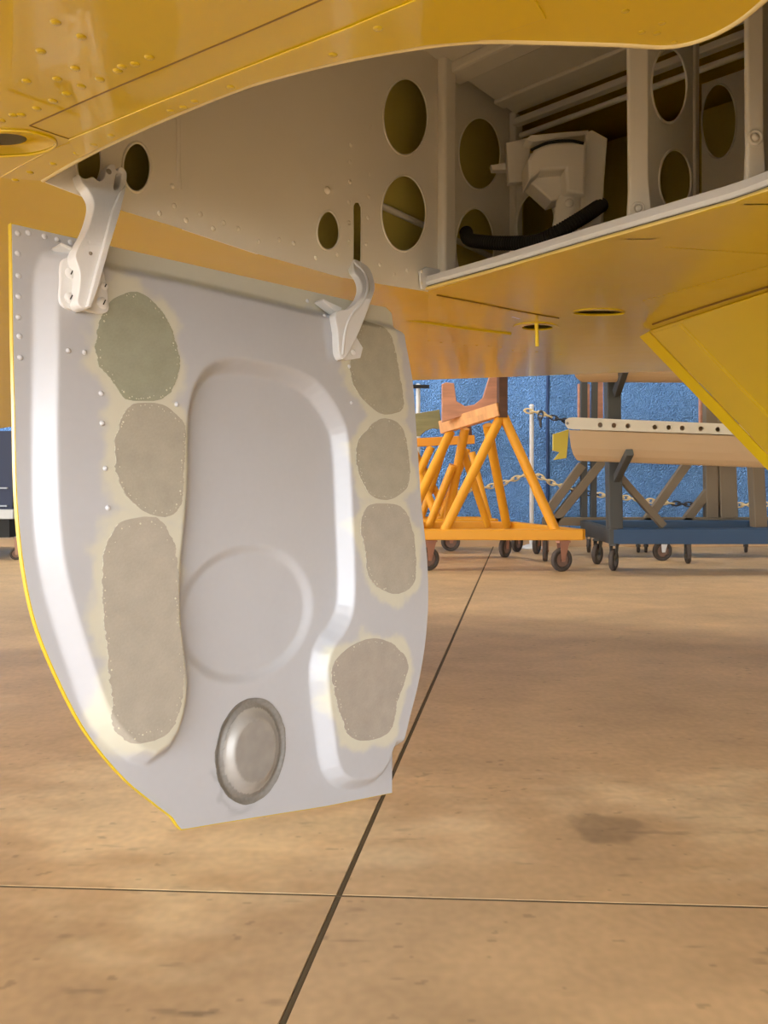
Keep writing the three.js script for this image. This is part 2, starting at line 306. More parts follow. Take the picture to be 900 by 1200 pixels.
{
  // belly details
  const bl = (pts, r, n, m) => add(plane, n, tube(pts.map((q) => onY(q[0], q[1], q[2] ?? SK - 0.0015)), r, 24, false, 6), m);
  bl([[512, 346], [560, 355], [610, 365], [655, 373]], 0.002, 'panel_seam', std(0x7c5c14, 0.7));
  bl([[462, 372], [540, 384], [598, 391]], 0.0055, 'seam_strip', M.yellowFlap);
  bl([[765, 380], [830, 358], [900, 336]], 0.0035, 'panel_seam', std(0x7c5c14, 0.7));
  // access holes: dark cups with a rim let into the belly
  for (const [cx, cy, rx, ry, hx] of HOLES) {
    const r1 = oval(cx, cy, rx, ry), r2 = oval(cx + (rx - hx) * 0.2, cy, hx, ry * 0.62), f = (r) => r.map((p) => [p.x, -p.z]), mid = f(r2).reduce((c, p) => [c[0] + p[0] / 32, c[1] + p[1] / 32], [0, 0]);
    const rim = add(plane, 'access_hole_rim', plate(V3(0, SK - 0.003, 0), V3(1, 0, 0), V3(0, 0, -1), V3(0, 1, 0), f(r1), 0.003, [f(r2).reverse()]), M.belly);
  }
  add(plane, 'drain_mast', rod(onY(628.5, 378, SK).setY(SK), onY(629.5, 379, SK).add(V3(0, -0.075, 0)), 0.006, 12), std(0xf0d21e, 0.4));
  const rv = [];
  for (const q of [[87, 235], [103, 240], [67, 230], [53, 237], [102, 252], [203, 272], [221, 278], [237, 283], [255, 288], [271, 292], [288, 297], [303, 300], [318, 306], [334, 310], [348, 314], [363, 317], [383, 323], [400, 327], [70, 222], [120, 249], [138, 254], [154, 259], [172, 264], [188, 268]]) rv.push(dome(onY(q[0], q[1] + 3, SK - 0.0005), V3(0, -1, 0), 0.0055, 0.0018));
  for (let i = 0; i < 26; i++) { const t = i / 25; rv.push(dome(onY(755 + 145 * t, 352 - 40 * t, SK - 0.0005), V3(0, -1, 0), 0.005, 0.0015)); rv.push(dome(onY(780 + 120 * t, 290 + 8 * t, SK - 0.0005), V3(0, -1, 0), 0.004, 0.0012)); }
  for (let i = 0; i < 14; i++) rv.push(dome(onY(475 + 14 * i, 395 + 1.5 * i + 2 * rnd(), SK - 0.0005), V3(0, -1, 0), 0.006, 0.002));
  for (let i = 0; i < 12; i++) rv.push(dome(onY(520 + 11 * i, 350 + 2 * i, SK - 0.0005), V3(0, -1, 0), 0.0045, 0.0015));
  add(plane, 'rivets', merge(rv), M.yellow, { kind: 'stuff' });
}

// ---------------------------- wheel well
const onWall = (px, py, off = 0) => { const p = onPlane(px, py, A.clone().addScaledVector(HN, off), HN).sub(A); return [p.dot(HU), p.y]; };
const wallPt = (s, h, off = 0) => A.clone().addScaledVector(HU, s).addScaledVector(UP, h).addScaledVector(HN, off);
const ring = (cx, cy, rx, ry, n = 32, f = (x, y) => onWall(x, y), pear = 0) => { const o = []; for (let i = 0; i < n; i++) { const a = i / n * Math.PI * 2; o.push(f(cx + rx * Math.cos(a) * (1 + pear * Math.sin(a)), cy + ry * Math.sin(a))); } return o; };
{
  const H = [ring(475, 137, 26, 45), ring(473, 250, 26, 44.5), ring(104, 190, 15, 31), ring(160, 196, 16.5, 29), ring(384.5, 270, 13, 23, 32, undefined, 0.12)];
  const [sEnd] = onWall(521, 200);
  const slot = [[414.5, 241], [417, 237], [421, 237.5], [423.5, 243], [423.5, 321], [414.5, 321]].map((q) => onWall(...q));
  const wall = add(plane, 'well_wall', plate(A.clone().addScaledVector(HN, -0.003), HU, UP, HN, [[-0.35, 0.001], ...wallFoot.map((q) => onWall(...q)), [sEnd, 0.001], [sEnd, 0.66], [-0.35, 0.66]], 0.003, [...H, slot]), M.cream);
  for (const h of H) add(wall, 'hole_lip', tube(h.map((p) => wallPt(p[0], p[1], 0)), 0.0028, 64, true, 6), M.cream);
  // rounded upright at the end of the wall, then the next bay set back
  const [s1] = onWall(512, 200), [s2] = onWall(527, 200);
  add(plane, 'well_stiffener', plate(wallPt(s1, 0.012, -0.004), HU, UP, HN, [[0, 0], [s2 - s1, 0], [s2 - s1, 0.645], [0, 0.645]], 0.03, [], 0.012, 4), M.cream);
  const [sa] = onWall(524, 200, -0.02), [sb] = onWall(608, 220, -0.02), r2 = (x, y) => onWall(x, y, -0.02);
  const H2 = [ring(562, 180, 24.5, 42, 32, r2), ring(556.5, 290, 22.5, 46, 32, r2)];
  const bay = add(plane, 'bay_wall', plate(A.clone().addScaledVector(HN, -0.023), HU, UP, HN, [[sa, 0.001], [sb, 0.001], [sb, 0.66], [sa, 0.66]], 0.003, H2), M.creamDark);
  for (const h of H2) add(bay, 'hole_lip', tube(h.map((p) => wallPt(p[0], p[1], -0.02)), 0.0028, 64, true, 6), M.cream);
  const [s3] = onWall(596, 220, -0.02), [s4] = onWall(605, 220, -0.02);
  add(plane, 'well_stiffener', plate(wallPt(s3, 0.0, -0.02), HU, UP, HN, [[0, 0], [s4 - s3, 0], [s4 - s3, 0.64], [0, 0.64]], 0.025, [], 0.008, 4), M.cream);
  // swaged ridge down the wall
  const rd = [[209, 140], [209, 180], [210, 222]].map((q) => { const w = onWall(...q); return wallPt(w[0], w[1], -0.001); });
  add(wall, 'swage_ridge', tube(rd, 0.005, 16), M.cream);
  // what shows through the holes: green primed inner rib, a rod
  add(plane, 'inner_rib', plate(A.clone().addScaledVector(HN, -0.11), HU, UP, HN, [[-0.5, 0.02], [1.75, 0.02], [1.75, 0.68], [-0.5, 0.68]], 0.004), M.primer);
  const ra = onPlane(440, 238, A.clone().addScaledVector(HN, -0.08), HN), rb = onPlane(600, 312, A.clone().addScaledVector(HN, -0.08), HN);
  add(plane, 'control_rod', rod(ra, rb, 0.009), M.creamDark);
  const rv = [], dm = (q, r, h) => { const w = onWall(...q); rv.push(dome(wallPt(w[0], w[1], 0), HN, r, h)); };
  for (const q of [[303, 283], [327, 281], [344, 285], [410, 190], [410, 213], [409, 237], [409, 261], [409, 283], [433, 204], [432, 230], [431, 255], [429, 286], [445, 310], [462, 322], [477, 317], [202, 218], [204, 241], [235, 251], [187, 250], [218, 258], [262, 261], [279, 268], [250, 268], [395, 298], [370, 302], [434, 148], [411, 170], [437, 330]]) dm(q, 0.0052, 0.0032);
  dm([383, 223], 0.009, 0.008);
  add(wall, 'rivets', merge(rv), M.cream, { kind: 'stuff' });
}
{ // ceiling of the well, spar beyond, frames
  const CEIL = 1.885, D = (px, py, Y) => onY(px, py, Y);
  const a = A.clone().addScaledVector(HU, -0.35).setY(CEIL), s = D(610, 160, CEIL), e = D(870, 65, CEIL);
  const spU = e.clone().sub(s).setY(0).normalize();
  const c0 = wallPt(onWall(600, 150)[0] + 0.02, 0, 0).setY(CEIL);
  const far = c0.clone().addScaledVector(spU, 1.5), nl = a.clone().addScaledVector(spU, 1.5);
  const poly = [a, c0, far, nl].map((p) => [p.x, -p.z]);
  add(plane, 'well_ceiling', plate(V3(0, CEIL, 0), V3(1, 0, 0), V3(0, 0, -1), V3(0, 1, 0), poly, 0.004), M.creamDark);
  // hat frame running across the ceiling from the corner
  const f0 = wallPt(onWall(530, 95)[0], 0, 0).setY(CEIL - 0.015), f1 = f0.clone().addScaledVector(spU, 0.9);
  add(plane, 'ceiling_frame', beam(f0, f1, 0.075, 0.03, UP, 0.008), M.cream);
  const f2 = wallPt(onWall(585, 140)[0], 0, 0).setY(CEIL - 0.006), f3 = f2.clone().addScaledVector(spU, 1.1);
  add(plane, 'ceiling_frame', beam(f2, f3, 0.05, 0.012, UP, 0.004), M.creamDark);
  // spar: cap angle, rod below it and a dark web behind
  add(plane, 'spar_cap', beam(c0.clone().setY(CEIL - 0.03), far.clone().setY(CEIL - 0.03), 0.03, 0.02), M.cream);
  add(plane, 'push_rod', rod(c0.clone().addScaledVector(spU, 0.02).setY(CEIL - 0.075), far.clone().setY(CEIL - 0.075), 0.0085), M.cream);
  const back = c0.clone().addScaledVector(HU, 0.5);
  add(plane, 'rear_web', plate(back.clone().setY(SK), spU, UP, HU, [[-0.5, 0.01], [1.9, 0.01], [1.9, 0.68], [-0.5, 0.68]], 0.004), M.primer);
  // corner panel of the spar with its hole
  const SO = c0.clone().setY(SK), onSpar = (px, py) => { const p = onPlane(px, py, SO, HU).sub(SO); return [p.dot(spU), p.y]; };
  const w1 = onSpar(714, 220)[0];
  const hole = ring(630, 266, 24, 40, 32, onSpar);
  const sp = add(plane, 'spar_panel', plate(SO, spU, UP, HU, [[0, 0.01], [w1, 0.01], [w1, 0.47], [0, 0.5]], 0.003, [hole]), M.creamDark);
  add(sp, 'hole_lip', tube(hole.map((p) => SO.clone().addScaledVector(spU, p[0]).addScaledVector(UP, p[1])), 0.003, 60, true, 6), M.cream);
  // dim rib far back with a hole
  const RO = SO.clone().addScaledVector(HU, 0.2), onRear = (px, py) => { const p = onPlane(px, py, RO, HU).sub(RO); return [p.dot(spU), p.y]; }, hole2 = ring(853, 150, 21, 43, 32, onRear);
  const w2 = onRear(832, 150)[0], w3 = onRear(960, 150)[0];
  const rr = add(plane, 'rear_rib', plate(RO, spU, UP, HU, [[w2, 0.01], [w3, 0.01], [w3, 0.62], [w2, 0.62]], 0.003, [hole2]), M.cream);
  add(rr, 'hole_lip', tube(hole2.map((p) => RO.clone().addScaledVector(spU, p[0]).addScaledVector(UP, p[1])), 0.003, 60, true, 6), M.creamDark);
  // two ribs standing across the well
  const rib = (px, py, d, wpx, len, holes, boltPx, toe) => {
    const F = P(px, py, d).setY(SK), onRib = (x, y) => { const p = onPlane(x, y, F, HN).sub(F); return [p.dot(HU), p.y]; };
    const hs = holes.map((h) => ring(h[0], h[1], h[2], h[3], 32, onRib));
    const web = add(plane, 'well_rib', plate(F.clone().addScaledVector(HN, -0.003), HU, UP, HN, [[0, 0.012], [len, 0.012], [len, 0.63], [0, 0.63]], 0.003, hs), M.creamDark);
    for (const h of hs) add(web, 'hole_lip', tube(h.map((p) => F.clone().addScaledVector(HU, p[0]).addScaledVector(UP, p[1])), 0.003, 60, true, 6), M.cream);
    // front flange, splayed at its foot, turned across the rib
    const w = wpx, fl = [[-w, 0.0], [w * 0.35, 0.0], [w * 0.12, 0.06], [0.0, 0.12], [0, 0.63], [-w, 0.63], [-w * 0.9, 0.1]];
    const fg = add(web, 'rib_flange', plate(F.clone().addScaledVector(HU, -0.006), V3(1, 0, 0), UP, V3(0, 0, 1), fl.map((q) => [q[0], q[1]]), 0.014, [], 0.004, 3), M.cream);
    const b = P(boltPx[0], boltPx[1], d - 0.021);
    add(web, 'bolt', merge([new THREE.TorusGeometry(0.011, 0.003, 8, 24).translate(b.x, b.y, b.z), dome(b, V3(0, 0, 1), 0.007, 0.006)]), M.cream);
    add(web, 'rear_flange', beam(F.clone().addScaledVector(HU, len).setY(SK + 0.012), F.clone().addScaledVector(HU, len).setY(SK + 0.63), 0.03, 0.012, HN), M.creamDark);
  };
  rib(759, 240, 1.57, 0.044, 0.3, [[784, 100, 21, 44], [791, 211, 19, 36]], [748, 244]);
  rib(892, 195, 1.36, 0.032, 0.3, [], [885, 161]);
}
{ // pale seal channel along the far rim, with a groove and a yellow skin edge
  const path = new THREE.CatmullRomCurve3([[497, 340], ...farRim.slice(1)].map(onSkin), false, 'centripetal');
  const sweep = (prof, name, mat) => {                       // prof: [outward, up] in metres; outward = towards the belly
    const N = 70, pos = [], idx = [], k = prof.length, uv = [];
    for (let i = 0; i <= N; i++) { const p = path.getPointAt(i / N), t = path.getTangentAt(i / N), n = new THREE.Vector3().crossVectors(UP, t).normalize(); if (n.z > 0) n.negate(); for (let j = 0; j < k; j++) { const q = p.clone().addScaledVector(n, prof[j][0]).addScaledVector(UP, prof[j][1]); pos.push(q.x, q.y, q.z); uv.push(i / N, j / k); } }
    for (let i = 0; i < N; i++) for (let j = 0; j < k; j++) { const a = i * k + j, b = i * k + (j + 1) % k; idx.push(a, a + k, b, b, a + k, b + k); }
    const g = new THREE.BufferGeometry(); g.setAttribute('position', new THREE.Float32BufferAttribute(pos, 3)); g.setAttribute('uv', new THREE.Float32BufferAttribute(uv, 2)); g.setIndex(idx);
    const ng = g.toNonIndexed(); ng.computeVertexNormals(); return add(plane, name, ng, mat);
  };
  sweep([[0.008, 0.011], [0.004, 0.013], [0.0, 0.02], [0.004, 0.036], [0.02, 0.038], [0.02, 0.011]], 'seal_channel', M.white);
  sweep([[0.006, 0.0065], [0.006, 0.0115], [0.02, 0.0115], [0.02, 0.0065]], 'groove_shade', std(0x6b6450, 0.9));  // dark strip: shade of the channel groove put into its colour
  sweep([[-0.002, 0.003], [0.0, 0.007], [0.02, 0.007], [0.02, 0.0015], [0.0, 0.0]], 'skin_edge', std(0xecd27a, 0.45));
  const gus = [[490, 318], [497, 313], [520, 317], [527, 322], [525, 329], [508, 341], [492, 339]].map((q) => onWall(q[0], q[1], 0.004));
  const gp = add(plane, 'corner_gusset', plate(A.clone().addScaledVector(HN, 0.004), HU, UP, HN, gus, 0.006, [], 0.0015, 2), M.white);
  const g = []; for (const q of [[494, 318], [494, 332], [505, 334], [521, 322]]) { const w = onWall(q[0], q[1], 0.01); g.push(dome(wallPt(w[0], w[1], 0.01), HN, 0.005, 0.003)); }
  add(gp, 'rivets', merge(g), M.cream, { kind: 'stuff' });
}
{ // actuator and its bracket in the well
  const px = (poly, d, th, bev = 0.003) => { const q = poly.map((p) => { const v = P(p[0], p[1], d); return [v.x, v.y]; }); return plate(V3(0, 0, -d), V3(1, 0, 0), UP, V3(0, 0, -1), q, th, [], bev, 2); };
  add(plane, 'mounting_plate', px([[687, 155], [694, 152], [712, 162], [711, 180], [704, 262], [704, 275], [677, 279], [681, 240], [686, 180]], 2.0, 0.02), M.creamDark);
  add(plane, 'actuator_bracket', merge([px([[593, 167], [618, 161], [622, 170], [619, 200], [613, 213], [596, 214]], 2.16, 0.03), px([[616, 163], [622, 158], [690, 152], [690, 158], [624, 166]], 2.05, 0.05)]), M.creamDark);
  add(plane, 'actuator_body', merge([px([[619, 186], [627, 174], [645, 167], [688, 166], [686, 228], [664, 225], [662, 198], [634, 200], [620, 212]], 1.98, 0.1, 0.008), px([[622, 200], [662, 198], [664, 230], [646, 236], [622, 214]], 2.03, 0.08, 0.006)]), M.creamDark);
  const a = P(668, 232, 2.04), b = P(662, 268, 2.05);
  add(plane, 'actuator_cylinder', merge([rod(a, b, 0.034, 20), dome(P(667, 238, 2.0), V3(0, 0, 1), 0.012, 0.01)]), M.cream);
  add(plane, 'clamp', px([[575, 193], [594, 190], [599, 194], [598, 199], [577, 199]], 2.2, 0.03), M.cream);
  // ribbed hose
  const hp = [P(546, 272, 2.2), P(549, 280, 2.17), P(570, 284, 2.1), P(600, 285, 2.05), P(632, 282, 2.0), P(655, 271, 1.96), P(684, 254, 1.96), P(705, 240, 2.02)];
  const cv = new THREE.CatmullRomCurve3(hp, false, 'centripetal'), rings = [];
  for (let i = 0; i <= 70; i++) { const p = cv.getPointAt(i / 70), t = cv.getTangentAt(i / 70); const r = new THREE.TorusGeometry(0.0165, 0.003, 6, 16); r.applyQuaternion(new THREE.Quaternion().setFromUnitVectors(V3(0, 0, 1), t)); rings.push(r.translate(p.x, p.y, p.z)); }
  add(plane, 'hose', merge([new THREE.TubeGeometry(cv, 80, 0.0165, 14, false), ...rings]), M.hose);
  add(plane, 'pipe', tube([P(622, 176, 1.97), P(640, 168, 1.96), P(668, 165, 1.96), P(684, 168, 1.96)], 0.004, 24), M.black);
}
{ // fairing panel slanting down beside the well
  const T0 = V3(0.9117, SK - 0.004, -2.64), U = V3(0.115, 0, 0.68).normalize(), D = P(908, 541, 2.64).sub(T0);
  const W = new THREE.Vector3().crossVectors(U, D).normalize(); if (W.x < 0) W.negate();
  const Dn = new THREE.Vector3().crossVectors(W, U).normalize(); if (Dn.y > 0) Dn.negate();
  const skew = D.clone().normalize(), f = (u, k) => { const p = U.clone().multiplyScalar(u).addScaledVector(skew, k); return [p.dot(U), p.dot(Dn)]; };
  const pan = add(plane, 'fairing_panel', plate(T0, U, Dn, W, [f(0, 0), f(1.3, 0), f(1.3, 1.0), f(0, 1.0)], 0.012, [], 0.004, 3), M.yellowFlap);
  add(pan, 'edge_strip', plate(T0.clone().addScaledVector(W, -0.002), U, Dn, W, [f(0.012, 0.01), f(0.19, 0.01), f(0.19, 1.0), f(0.012, 1.0)], 0.004, [], 0.001, 1), M.yellowFlap);
  add(pan, 'swage_ridge', rod(T0.clone().addScaledVector(U, 0.175).addScaledVector(skew, 0.01).addScaledVector(W, -0.001), T0.clone().addScaledVector(U, 0.175).addScaledVector(skew, 1.0).addScaledVector(W, -0.001), 0.0028), M.yellowFlap);
  const er = U.clone().multiplyScalar(-0.04).addScaledVector(W, -0.016), q = [T0.clone(), T0.clone().add(er), T0.clone().add(er).addScaledVector(skew, 1.0), T0.clone().addScaledVector(skew, 1.0)];
  const eU = er.clone().normalize(), eW = new THREE.Vector3().crossVectors(eU, skew).normalize(), eV = new THREE.Vector3().crossVectors(eW, eU);
  add(pan, 'rolled_edge', plate(T0, eU, eV, eW, q.map((p) => { const v = p.clone().sub(T0); return [v.dot(eU), v.dot(eV)]; }), 0.006), M.yellowFlap);
  const rv = []; for (let i = 0; i < 12; i++) { rv.push(dome(T0.clone().addScaledVector(U, 0.19).addScaledVector(skew, 0.05 + 0.075 * i).addScaledVector(W, -0.002), W.clone().negate(), 0.006, 0.003)); }
  add(pan, 'rivets', merge(rv), M.yellowFlap, { kind: 'stuff' });
}

// ------------------------------------------------------------------ the gear door
{
  const TL = P(12, 262, 1.133), TR = onY(460, 365, TL.y);
  const U = TR.clone().sub(TL).normalize(), Nh = new THREE.Vector3().crossVectors(U, UP).normalize(); if (Nh.z < 0) Nh.negate();
  const tilt = 0.1, Vd = V3(0, -Math.cos(tilt), 0).addScaledVector(Nh, Math.sin(tilt)).normalize(), Wn = new THREE.Vector3().crossVectors(Vd, U).normalize(); if (Wn.dot(Nh) < 0) Wn.negate();
  const at = (s, t, h = 0) => TL.clone().addScaledVector(U, s).addScaledVector(Vd, t).addScaledVector(Wn, h);
  const st = (px, py, h = 0) => { const p = onPlane(px, py, TL.clone().addScaledVector(Wn, h), Wn).sub(TL); return [p.dot(U), p.dot(Vd)]; };
  const HP = 0.03, SLOPE = 0.028;
  const bow = (pts) => smoothClosed(pts, 70, false);
  const outline = [[14, 262], [96, 281], [200, 306], [300, 328], [400, 350], [440, 358.5], [452, 360], ...bow([[459, 367], [463, 400], [471.5, 447], [477, 520], [482, 593], [488, 650], [489.7, 690], [489, 720], [485, 760], [477.5, 801], [468, 838], [460, 870]]), [459.5, 900], [459.5, 929], [380, 945], [260, 964], [213, 972], [208, 966], ...bow([[203, 958], [182, 942], [147, 913], [104, 861], [71.5, 801], [43, 731], [29, 666], [21, 588], [18, 480], [16, 400], [15, 330]])].map((q) => st(...q));
  const plateau = smoothClosed([[90, 300], [130, 318], [200, 332], [290, 352], [370, 371], [430, 383], [480, 398], [530, 500], [530, 700], [500, 860], [464, 868], [457, 890], [446, 906], [425, 912], [408, 908], [399, 895], [394, 866], [389, 827], [386, 783], [391, 762], [405, 742], [414, 722], [417, 700], [415, 610], [408, 506], [403, 492], [393, 473], [373, 447], [343, 431], [310, 423], [267, 418], [243, 427], [228, 448], [220, 478], [217, 567], [213, 623], [209, 662], [209, 723], [214, 770], [217, 805], [211, 845], [199, 870], [183, 880], [166, 872], [134, 839], [112.6, 783], [93, 722], [78, 662], [71.5, 610], [69, 523], [70, 400], [71, 325], [76, 306]].map((q) => st(q[0], q[1], HP)), 200);
  const dc = st(293, 718), dr = [Math.abs(st(369, 716)[0] - dc[0]), Math.abs(st(290, 637)[1] - dc[1])];
  const cc = st(295, 879), cr = [Math.abs(st(327, 879)[0] - cc[0]), Math.abs(st(295, 829)[1] - cc[1])];
  const profile = (s, t) => {
    const sd = sdPoly(plateau, s, t), k = ss((sd + SLOPE) / SLOPE), low = 1 - k;
    let h = HP * k;
    // recess floor: gently crowned, with a shallow round dish and a pressed round seat
    const q = Math.hypot((s - dc[0]) / dr[0], (t - dc[1]) / dr[1]); h -= low * 0.0085 * ss((1.0 - q) / 0.16);
    const c = Math.hypot((s - cc[0]) / cr[0], (t - cc[1]) / cr[1]); h += 0.011 * ss((1.0 - c) / 0.3) - 0.004 * ss((1 - Math.abs(c - 1.12) / 0.14));
    return h;
  };
  function scan(poly, off, ds, nc, wob = 0, colour) {          // a sheet following the pressing inside an outline
    let t0 = 1e9, t1 = -1e9; for (const p of poly) { t0 = Math.min(t0, p[1]); t1 = Math.max(t1, p[1]); }
    const n = Math.ceil((t1 - t0) / ds), pos = [], uv = [], idx = [], col = [], n1 = nc + 1, hs = [];
    for (let r = 0; r <= n; r++) {
      const t = t0 + (t1 - t0) * Math.min(0.99999, Math.max(0.00001, r / n)); let a = 1e9, b = -1e9;
      for (let i = 0, j = poly.length - 1; i < poly.length; j = i++) { const p = poly[j], q = poly[i]; if ((p[1] > t) !== (q[1] > t)) { const s = p[0] + (q[0] - p[0]) * (t - p[1]) / (q[1] - p[1]); a = Math.min(a, s); b = Math.max(b, s); } }
      if (wob) { a += wob * (noise.noise(t * 260, poly[0][0] * 50, 1) + 0.6 * noise.noise(t * 700, poly[0][0] * 50, 4) + 1.6 * noise.noise(t * 70, poly[0][0] * 50, 11)); b += wob * (noise.noise(t * 240, poly[0][0] * 50, 2) + 0.6 * noise.noise(t * 700, poly[0][0] * 50, 7) + 1.4 * noise.noise(t * 70, poly[0][0] * 50, 17)); }
      for (let c = 0; c <= nc; c++) { const s = a + (b - a) * c / nc, h = profile(s, t) + off, p = at(s, t, h); pos.push(p.x, p.y, p.z); uv.push(s, t); hs.push(s, t); if (colour) col.push(...colour(s, t)); }
    }
    for (let r = 0; r < n; r++) for (let c = 0; c < nc; c++) { const a = r * n1 + c; idx.push(a, a + n1, a + 1, a + 1, a + n1, a + n1 + 1); }
    // skirt: the turned-down edge of the sheet
    const rimIdx = []; for (let c = 0; c <= nc; c++) rimIdx.push(c); for (let r = 1; r <= n; r++) rimIdx.push(r * n1 + nc); for (let c = nc - 1; c >= 0; c--) rimIdx.push(n * n1 + c); for (let r = n - 1; r > 0; r--) rimIdx.push(r * n1);
    const b0 = pos.length / 3; for (const v of rimIdx) { const p = at(hs[2 * v], hs[2 * v + 1], wob ? profile(hs[2 * v], hs[2 * v + 1]) - 0.0005 : -0.0008); const o = V3(pos[3 * v], pos[3 * v + 1], pos[3 * v + 2]); pos.push(o.x, o.y, o.z, p.x, p.y, p.z); uv.push(0, 0, 0, 0); if (colour) col.push(...colour(hs[2 * v], hs[2 * v + 1]), ...colour(hs[2 * v], hs[2 * v + 1])); }
    const L = rimIdx.length; for (let i = 0; i < L; i++) { const a = b0 + 2 * i, b = b0 + 2 * ((i + 1) % L); idx.push(a, b, a + 1, b, b + 1, a + 1); }
    const g = new THREE.BufferGeometry(); g.setAttribute('position', new THREE.Float32BufferAttribute(pos, 3)); g.setAttribute('uv', new THREE.Float32BufferAttribute(uv, 2)); if (colour) g.setAttribute('color', new THREE.Float32BufferAttribute(col, 3)); g.setIndex(idx);
    // winding so that the face points along Wn
    const e1 = V3(pos[3 * n1] - pos[0], pos[3 * n1 + 1] - pos[1], pos[3 * n1 + 2] - pos[2]), e2 = V3(pos[3] - pos[0], pos[4] - pos[1], pos[5] - pos[2]);
    if (new THREE.Vector3().crossVectors(e1, e2).dot(Wn) < 0) for (let i = 0; i < idx.length; i += 3) { const k = idx[i + 1]; idx[i + 1] = idx[i + 2]; idx[i + 2] = k; }
    g.setIndex(idx); g.computeVertexNormals(); return g;
  }
  const PP = [
    [[129, 354], [143.5, 345], [160, 342], [180, 354], [197, 378], [206, 402], [210, 424], [206, 446], [197, 462], [184.6, 469], [163, 470], [146, 467], [131, 446], [117, 429], [112, 412], [114.5, 388], [120.5, 368]],
    [[153, 475], [170, 472], [189, 474], [206, 485], [216, 499], [215, 547], [211, 592], [197, 605.5], [172.5, 600.7], [151, 584], [137.5, 559.6], [135, 535], [135, 514], [142, 492]],
    [[150, 609], [165, 605.7], [186, 608], [201.5, 631.7], [208, 666], [209, 722.7], [214, 774], [213, 818], [199, 857], [173, 870], [151.7, 870], [134, 848], [130, 805], [123.5, 740], [119, 683.7], [123.5, 640], [138.7, 614]],
    [[428, 368], [437, 372], [447, 380], [457, 392], [463, 412], [469, 445], [472, 478], [460, 485], [447, 485], [430, 473], [416, 455], [410, 435], [412, 415], [420, 390]],
    [[440, 494], [450, 490], [466, 496], [475, 512], [479, 566], [470, 578], [454, 586], [434, 580], [422, 560], [417, 532], [420, 516], [430, 504]],
    [[430, 594], [450, 590], [472, 596], [483, 620], [487, 660], [484, 684], [466, 696], [446, 690], [432, 676], [427, 640], [422, 618]],
    [[390, 780], [402, 764], [430, 749], [450, 750], [466, 760], [478, 780], [466, 820], [457, 856], [426, 868], [410, 862], [400, 840], [391, 808]],
  ].map((poly, i) => smoothClosed(poly.map((q) => st(q[0], q[1], HP)), 120));
  const cupRing = []; for (let i = 0; i < 90; i++) { const a = i / 90 * Math.PI * 2, k = 1.27 + 0.04 * noise.noise(3 * Math.cos(a), 3 * Math.sin(a), 5); cupRing.push([cc[0] + cr[0] * k * Math.cos(a), cc[1] + cr[1] * (k - 0.03) * Math.sin(a)]); }
  // silver-grey topcoat, cream primer showing raggedly round the bare patches and along the flange
  const paint = (s, t) => {
    const n = fbm(s * 16, t * 16, 4, 2), n2 = noise.noise(s * 90, t * 90, 6);
    let c = 0; for (const p of PP) { const b = sdPoly(p, s, t); c = Math.max(c, ss((b + 0.03 + 0.045 * n) / 0.022)); }
    const top = ss((0.05 + 0.03 * n - t) / 0.02) * ss((s - 0.12) / 0.03); c = Math.max(c, top);
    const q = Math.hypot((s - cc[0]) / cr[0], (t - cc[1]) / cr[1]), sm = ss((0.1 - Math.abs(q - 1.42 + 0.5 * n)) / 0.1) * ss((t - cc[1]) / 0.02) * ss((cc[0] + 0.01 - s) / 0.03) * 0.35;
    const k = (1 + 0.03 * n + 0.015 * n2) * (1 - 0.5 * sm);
    return [(0.51 + 0.13 * c) * k, (0.515 + 0.105 * c) * k, (0.53 - 0.03 * c) * k];
  };
  const door = new THREE.Group(); door.name = 'wheel_well_door'; plane.add(door); baseOf.set(door, V3(0, SK, -1.6));
  door.userData.label = 'white pressed metal gear door with bare grey patches';
  add(door, 'inner_pan', scan(outline, 0, 0.0032, 240, 0, paint), M.doorPaint);
  // outer skin: a yellow sheet under the pan, a hair larger
  const cen = outline.reduce((s, p) => [s[0] + p[0] / outline.length, s[1] + p[1] / outline.length], [0, 0]);
  const big = outline.map((p) => { const dx = p[0] - cen[0], dy = p[1] - cen[1], l = Math.hypot(dx, dy); return [p[0] + dx / l * 0.0015, p[1] + dy / l * 0.0015]; });
  add(door, 'outer_skin', merge([plate(at(0, 0, -0.0115), U, Vd, Wn, big, 0.002, [], 0.001, 1), plate(at(0, 0, -0.01), U, Vd, Wn, big, 0.0092, [big.map((p) => [cen[0] + (p[0] - cen[0]) * 0.96, cen[1] + (p[1] - cen[1]) * 0.96]).reverse()])]), M.yellowFlap);
  const tones = [[0.34, 0.335, 0.255], [0.41, 0.375, 0.295], [0.43, 0.39, 0.315], [0.41, 0.375, 0.275], [0.42, 0.385, 0.295], [0.43, 0.39, 0.315], [0.4, 0.355, 0.295]];
  PP.forEach((p, i) => {
    const T = tones[i], g = scan(p, 0.0012, 0.002, 60, 0.0021, (s, t) => { const k = 1 + 0.16 * fbm(s * 30, t * 30, 4, i) + 0.08 * noise.noise(s * 300, t * 300, 3), gr = i === 0 ? 0.5 + 0.5 * fbm(s * 14, t * 14, 2, 5) : 0; return [T[0] * k * (1 - 0.05 * gr), T[1] * k, T[2] * k * (1 - 0.1 * gr)]; });
    add(door, 'bare_patch', g, M.patch);
  });
  add(door, 'bare_seat', scan(cupRing, 0.0012, 0.0024, 60, 0.0008, (s, t) => { const q = Math.hypot((s - cc[0]) / cr[0], (t - cc[1]) / cr[1]), k = 1 + 0.2 * fbm(s * 40, t * 40, 3, 8), m = q < 0.72 ? 0.36 : q < 1.0 ? 0.42 : 0.26 + 0.05 * noise.noise(s * 200, t * 200, 2); return [m * k, m * 0.95 * k, m * 0.86 * k]; }), std(0xffffff, 0.42, 0.25, { vertexColors: true }), { label: 'round pressed seat of bare metal' });
